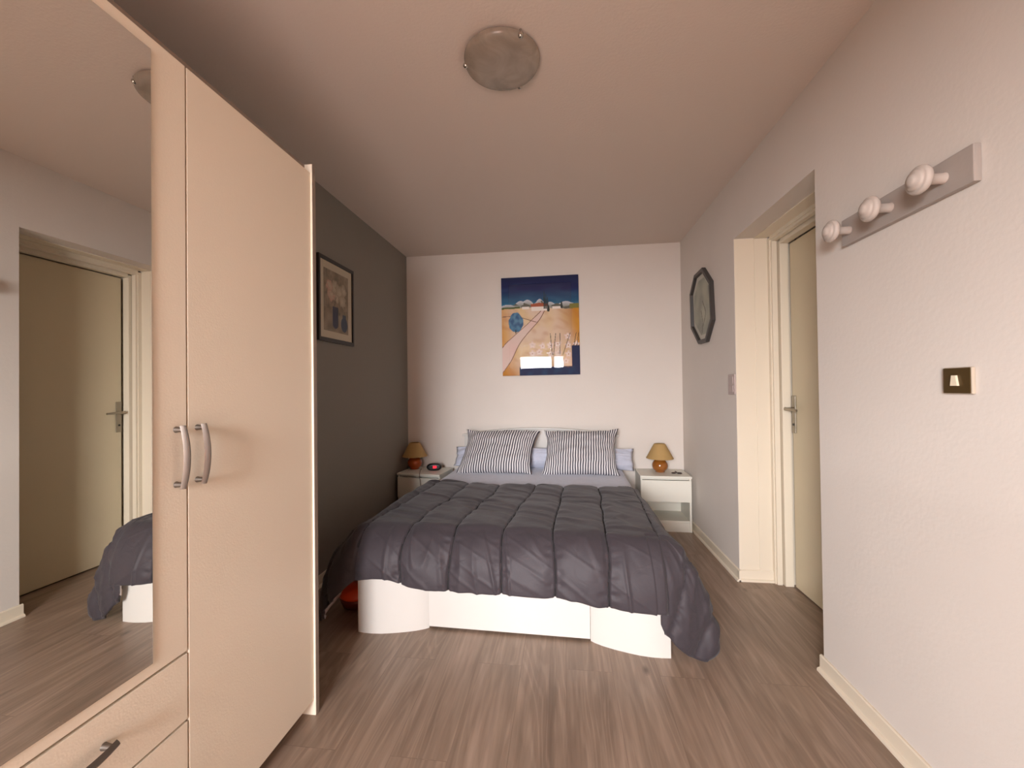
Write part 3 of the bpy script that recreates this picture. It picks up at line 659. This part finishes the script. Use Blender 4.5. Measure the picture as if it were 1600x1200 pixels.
# ------------------------------------------------------------------ duvet
def build_duvet():
    S0, S1, T0, T1, ZT = -.705, .695, .062, .975, .517
    def hermite(keys, q):
        for (a, pa), (b, pb) in zip(keys, keys[1:]):
            if q <= b: break
        i = [k[0] for k in keys].index(a); t = (q-a)/(b-a)
        P0 = Vector(keys[max(i-1, 0)][1]); P1 = Vector(pa); P2 = Vector(pb); P3 = Vector(keys[min(i+2, len(keys)-1)][1])
        return .5*((2*P1)+(P2-P0)*t+(2*P0-5*P1+4*P2-P3)*t*t+(3*P1-P0-3*P2+P3)*t**3)
    # hem keys, (s, t, z): q 0..1 right side head->foot, 1..2 right corner fan, 2..3 front right->left, 3..4 left corner fan, 4..5 left side foot->head
    keys = [(0, (.745, .96, .34)), (.5, (.785, .5, .22)), (.8, (.84, .22, .13)), (1, (.925, .075, .085)),
            (1.15, (.925, .015, .045)), (1.3, (.868, -.008, .012)), (1.45, (.80, -.030, .045)), (1.6, (.735, -.042, .105)), (1.75, (.690, -.045, .170)), (1.88, (.684, -.055, .215)), (2, (.700, -.088, .238)),
            (2.18, (.45, -.088, .253)), (2.27, (.32, -.088, .275)), (2.36, (.20, -.086, .279)), (2.48, (.03, -.088, .284)), (2.57, (-.10, -.086, .277)), (2.75, (-.36, -.086, .284)), (2.83, (-.47, -.088, .300)),
            (2.9, (-.56, -.09, .320)), (3, (-.70, -.085, .296)),
            (3.2, (-.78, -.080, .235)), (3.4, (-.86, -.060, .15)), (3.6, (-.92, -.02, .06)), (3.8, (-.955, .05, .03)), (4, (-.95, .12, .07)),
            (4.25, (-.90, .3, .13)), (4.6, (-.85, .6, .18)), (5, (-.80, .96, .24))]
    ns, ntt, nf, nw = 400, 110, 40, 56
    verts = []; par = []; faces = []
    def add(p, uv): verts.append(Vector(p)); par.append(uv); return len(verts)-1
    T = [[None]*(ntt+1) for _ in range(ns+1)]
    for i in range(ns+1):
        for j in range(ntt+1):
            s = S0+(S1-S0)*i/ns; f = j/ntt
            te = T1+.012*sin(s*9)+.02*noise.noise(Vector((s*6, 1.3, 0)))+(.05*exp(-((s+.62)/.14)**2))*(1)
            t = T0+(te-T0)*f
            z = ZT
            T[i][j] = add((s, t, z), (s, t))
    for i in range(ns):
        for j in range(ntt): faces.append((T[i][j], T[i+1][j], T[i+1][j+1], T[i][j+1]))
    cols = []   # (top index, q, du, dv)
    for j in range(ntt, 0, -1): cols.append((T[ns][j], 1-j/ntt, 1, 0))
    for k in range(nf+1): a = k/nf*pi/2; cols.append((T[ns][0], 1+k/nf, cos(a), -sin(a)))
    for i in range(ns-1, 0, -1): cols.append((T[i][0], 3-i/ns, 0, -1))
    for k in range(nf+1): a = k/nf*pi/2; cols.append((T[0][0], 3+k/nf, -sin(a), -cos(a)))
    for j in range(1, ntt+1): cols.append((T[0][j], 4+j/ntt, -1, 0))
    prev = None
    for ti, q, du, dv in cols:
        E = verts[ti]; H = hermite(keys, q)
        if q < 1 or q > 4: H.y = E.y+(H.y-E.y)*(1 if (q > .7 and q < 1) or (4 < q < 4.3) else .5)
        h = Vector((H.x-E.x, H.y-E.y, 0)); L = max(h.length, .03); hd = h/ max(h.length, 1e-6)
        drop = E.z-H.z; ln = L*.6+drop
        P1 = E+Vector((du, dv, 0)).normalized()*min(.085, L*.9+.02); P1.z = E.z-.002
        P2 = Vector((H.x, H.y, H.z+drop*.52))+hd*.012
        idx = [ti]; u0, v0 = par[ti]
        for w in range(1, nw+1):
            t = w/nw
            p = E*(1-t)**3+P1*3*t*(1-t)**2+P2*3*t*t*(1-t)+H*t**3
            idx.append(add(p, (u0+du*ln*t, v0+dv*ln*t)))
        if prev:
            for w in range(nw):
                a, b_, c, d = prev[w], prev[w+1], idx[w+1], idx[w]
                if a == d: faces.append((a, c, b_))
                else: faces.append((a, d, c, b_))
        prev = idx
    # normals
    nrm = [Vector((0, 0, 0)) for _ in verts]
    for f in faces:
        n_ = (verts[f[1]]-verts[f[0]]).cross(verts[f[2]]-verts[f[0]]) if len(f) == 3 else (verts[f[2]]-verts[f[0]]).cross(verts[f[3]]-verts[f[1]])
        for k in f: nrm[k] += n_
    seams = [-1.18, -.95, -.71, -.475, -.245, -.005, .228, .470, .708, .95, 1.18]
    def seam_x(k, v):
        s = seams[k]; return s+(.055 if k < 6 else .02)*max(0, min(1, (v-.15)/.7))+.012*noise.noise(Vector((k*3.7, v*5, 0)))
    out = []
    for p, (u, v), n_ in zip(verts, par, nrm):
        n_ = n_.normalized() if n_.length > 1e-9 else Vector((0, 0, 1))
        if n_.z < -.2: pass
        sx = [seam_x(k, v) for k in range(len(seams))]
        ds = min(abs(u-x) for x in sx); sd = min(sx, key=lambda x: abs(u-x))
        drop = max(0, T0-v)+max(0, abs(u)-.70); fr_ = min(1, drop/.28)
        top = 1-min(1, drop/.06); top = top*top*(3-2*top)
        fan = (v < T0-1e-6 and (u > S1 or u < S0))
        calm = 1.0
        if v < T0 and u > S1-.05: calm = .25+.75*min(1, max(0, (u-S1-.06)/.12))
        # padded channels with a stitched groove between them
        d = (.009+.0)*(1-exp(-(ds/.03)**2))*calm - .012*exp(-(ds/.0048)**2)*calm
        wob = noise.noise(Vector((u*1.6, v*2.4, 7)))
        # on top: shallow slanting wrinkles running off the seams
        w1 = noise.noise(Vector((u*2.2+wob*1.2, v*9+u*3.5, 1))); w2 = noise.noise(Vector((u*4+3, v*19+u*9, 2)))
        near = exp(-(ds/.06)**2)
        d += top*(.010*max(0, .28-abs(w1))*2.6+.003*w2*(.4+near)+.004*noise.noise(Vector((u*2.6, v*3.4, 31))))
        # hanging part: few broad soft folds, slanted, plus puckers close to each seam
        f1 = noise.noise(Vector((u*5.2+v*2.5+wob, v*3.0, 4))); f2 = noise.noise(Vector((u*9-v*6, v*4.5, 9))); f3 = noise.noise(Vector((u*6+v*9, v*2.5+3, 14)))
        d += (1-top)*calm*(.011*f1+.006*max(0, .14-abs(f3))*5*fr_+.005*f2+.009*max(0, .13-abs(noise.noise(Vector((u*9+v*1.2, v*1.6, 41)))))*5*(.15+fr_))
        pk = exp(-((ds-.022)/.02)**2)
        d -= calm*pk*fr_*.006*max(0, noise.noise(Vector((sd*7, v*34, 5))))*2.5
        edge_far = exp(-((.975-v)/.03)**2)
        q = p+n_*(d+.002)
        q.z += .012*noise.noise(Vector((u*1.7, v*2.1, 20)))*top - .014*edge_far*top
        # thick, slumping top: bulge between bed edge and middle
        if q.z < .012: q.z = .012+.0
        out.append(q)
    me = bpy.data.meshes.new('duvet'); me.from_pydata([tuple(p) for p in out], [], faces)
    bm = bmn(); bm.from_mesh(me); bmesh.ops.recalc_face_normals(bm, faces=bm.faces)
    up = sum(f.normal.z for f in bm.faces)
    if up < 0: bmesh.ops.reverse_faces(bm, faces=bm.faces)
    bm.to_mesh(me); bm.free()
    for k_ in ('duvet', 'under', 'seam_shade', 'under'): me.materials.append(M[k_])
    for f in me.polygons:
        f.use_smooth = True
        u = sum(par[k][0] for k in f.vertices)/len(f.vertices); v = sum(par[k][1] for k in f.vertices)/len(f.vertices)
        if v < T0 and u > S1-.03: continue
        if min(abs(u-seam_x(k, v)) for k in range(len(seams))) < .0030: f.material_index = 2  # faces along each groove take the painted shadow colour
    o = bpy.data.objects.new('duvet', me); C.objects.link(o); Bloc(o)
    vg = o.vertex_groups.new(name='thick')
    for i_, (u, v) in enumerate(par):
        vg.add([i_], .12 if (v < T0+.02 and S1-.06 < u < S1+.16) else 1.0, 'REPLACE')
    s = o.modifiers.new('solid', 'SOLIDIFY'); s.vertex_group = 'thick'; s.thickness = .016; s.offset = -1; s.material_offset = 1; s.material_offset_rim = 0; s.use_rim = True
    return tag(o, 'dark charcoal quilted duvet with lengthwise seams, hanging over the foot of the bed', 'duvet')
build_duvet()

# ------------------------------------------------------------------ nightstands
def nightstand(label, loc, rz, w=.402, d=.300, h=.460, g=None):
    t = thing('nightstand', label, 'nightstand', loc, rz, g)     # origin: front-centre on the floor, +y to the back
    a = w/2; th = .016
    def nb(name, p, q, par=t, bev=.0012, m=None): bm = bmn(); box(bm, p, q, bev); return mk(name, bm, m or M['white_ns'], par, smooth=True)
    nb('tabletop', (-a-.003, -.012, h-.020), (a+.003, d, h), bev=.004)
    nb('side_panel', (-a, .004, 0), (-a+th, d-.004, h-.020)); nb('side_panel', (a-th, .004, 0), (a, d-.004, h-.020))
    nb('back_panel', (-a+th, d-.010, .05), (a-th, d-.004, h-.020), bev=0)
    nb('shelf', (-a+th, .012, .075), (a-th, d-.010, .091))
    nb('plinth', (-a+th, .008, 0), (a-th, .022, .075))
    dr = nb('drawer', (-a+.002, -.008, .248), (a-.002, .008, h-.036))
    nb('drawer_box', (-a+th+.006, .008, .258), (a-th-.006, d-.03, h-.05), par=dr, bev=0)
    nb('top_rail', (-a+th, .022, h-.036), (a-th, .034, h-.020), bev=0)
    return t
nightstand('white nightstand with drawer and open shelf beside the right wall', (.833, 3.478, 0), math.radians(-1.5))
nightstand('white nightstand against the grey wall, holding the alarm clock', (-1.262, 3.432, 0), math.radians(-7.0), g=None)

# lamps
def lamp(label, loc, ball, sc=1.0):
    t = thing('table_lamp', label, 'lamp', loc)
    bm = bmn(); prof = [(0, 0), (.034, 0), (.040, .003)]
    for i in range(1, 20):
        a = -pi/2+.52+(pi-.98)*i/19; prof.append((.066*cos(a), .056+.058*sin(a)))
    prof += [(.022, .112), (.012, .114), (.010, .125), (0, .125)]
    lathe(bm, [(r*sc, z*sc) for r, z in prof], 48); mk('base', bm, ball, t, smooth='all')
    bm = bmn(); lathe(bm, [(r*sc, z*sc) for r, z in ((.0, .124), (.009, .124), (.009, .165), (.0135, .166), (.0135, .19), (0, .19))], 20); mk('lamp_holder', bm, M['cream_pl'], t, smooth=True)
    bm = bmn(); pr = [(.114, .118), (.104, .134), (.077, .186), (.050, .236), (.044, .242)]
    lathe(bm, [(r*sc, z*sc) for r, z in pr+[(r-.0025, z) for r, z in reversed(pr)]+[pr[0]]], 56); mk('lamp_shade', bm, M['shade'], t, smooth=True)
    bm = bmn()
    for k in range(3): a = k*2*pi/3; tube(bm, [(0, 0, .192*sc), (.060*cos(a)*sc, .060*sin(a)*sc, .215*sc)], .0015, 6)
    mk('shade_wire', bm, M['steel'], t)
    return t
lamp('small table lamp with tan shade and glossy amber ball base beside the right wall', (.826, 3.645, .460), M['ball_r'])
lamp('small table lamp with ochre shade and orange ball base beside the grey wall', (-1.372, 3.640, .460), M['ball_l'])

# alarm clock
ck = thing('alarm_clock', 'small black oval alarm clock with glowing red digits', 'clock', (-1.165, 3.575, .460), math.radians(12))
bm = bmn(); N2 = 40; rings = []
for k in range(13):
    b_ = k/12; y = -.032+.064*b_; e = max(0, 1-abs(2*b_-1)**3.0)**.5 if 0 < b_ < 1 else 0.0; e = .55+.45*e if 0 < b_ < 1 else .5
    rings.append([bm.verts.new((.068*e**.6*math.copysign(abs(cos(a))**.85, cos(a)), y, .0335+.0335*e*math.copysign(abs(sin(a))**.9, sin(a)))) for a in [2*pi*i/N2 for i in range(N2)]])
for A, B in zip(rings, rings[1:]):
    for i in range(N2): bm.faces.new((A[i], A[(i+1) % N2], B[(i+1) % N2], B[i]))
bm.faces.new(rings[0][::-1]); bm.faces.new(rings[-1])
mk('clock_body', bm, M['black'], ck, smooth=True)
SEG = {'0': 'abcdef', '1': 'bc', '8': 'abcdefg'}
def digit(bm, ch, x, z, w=.0085, h=.017, t=.0024):
    segs = dict(a=((0, h), (w, h)), b=((w, h/2), (w, h)), c=((w, 0), (w, h/2)), d=((0, 0), (w, 0)), e=((0, 0), (0, h/2)), f=((0, h/2), (0, h)), g=((0, h/2), (w, h/2)))
    for s in SEG[ch]:
        (x0, z0), (x1, z1) = segs[s]; box(bm, (x+x0-t/2, -.0345, z+z0-t/2), (x+x1+t/2, -.0318, z+z1+t/2))
bm = bmn(); digit(bm, '8', -.006, .028); digit(bm, '0', .0075, .028); digit(bm, '1', .014, .028)
mk('digit_display', bm, M['red_led'], ck)
# cord trailing over the front of the left nightstand
bm = bmn(); pts = []
cp = [(-1.30, 3.615, .4635), (-1.285, 3.54, .4635), (-1.262, 3.47, .4635), (-1.248, 3.425, .4635), (-1.243, 3.408, .459), (-1.240, 3.400, .440), (-1.232, 3.400, .37), (-1.222, 3.402, .30), (-1.218, 3.405, .25)]
for a, b_ in zip(cp, cp[1:]):
    for k in range(4): pts.append(Vector(a).lerp(Vector(b_), k/4))
pts.append(Vector(cp[-1])); tube(bm, pts, .0022, 8)
tag(mk('cord', bm, M['cord'], smooth=True), 'thin brown lamp cord hanging over the front of the left nightstand', 'cord')
# small dark trinket on the right nightstand
tr = bmn()
for (x, y, a, b_, c, rz) in ((-.022, .006, .020, .012, .006, .1), (.022, -.006, .021, .011, .007, -.25)):
    bmesh.ops.create_uvsphere(tr, u_segments=18, v_segments=12, radius=1, matrix=Matrix.Translation((x, y, c)) @ Matrix.Rotation(rz, 4, 'Z') @ Matrix.Diagonal((a, b_, c, 1)))
tube(tr, [(.0, 0, .006), (-.002, .002, .012), (-.007, .003, .018), (-.014, .003, .020)], [.007, .005, .004, .003], 10)
o = mk('trinket', tr, M['trinket'], smooth='all'); o.location = (.944, 3.572, .460); tag(o, 'small dark brown trinket lying on the right nightstand', 'trinket')

# orange tub half hidden below the duvet
tb_ = thing('storage_tub', 'orange-red plastic tub on the floor below the hanging duvet', 'tub', (-1.150, 2.150, 0))
bm = bmn(); lathe(bm, [(0, 0), (.055, 0), (.075, .012), (.088, .045), (.090, .062), (.086, .064), (.070, .02), (0, .012)], 44); mk('tub_body', bm, M['dred'], tb_, smooth='all')
bm = bmn(); lathe(bm, [(.086, .0645), (.092, .066), (.092, .076), (.085, .10), (.06, .122), (0, .130)], 44); mk('lid', bm, M['orange'], tb_, smooth='all')
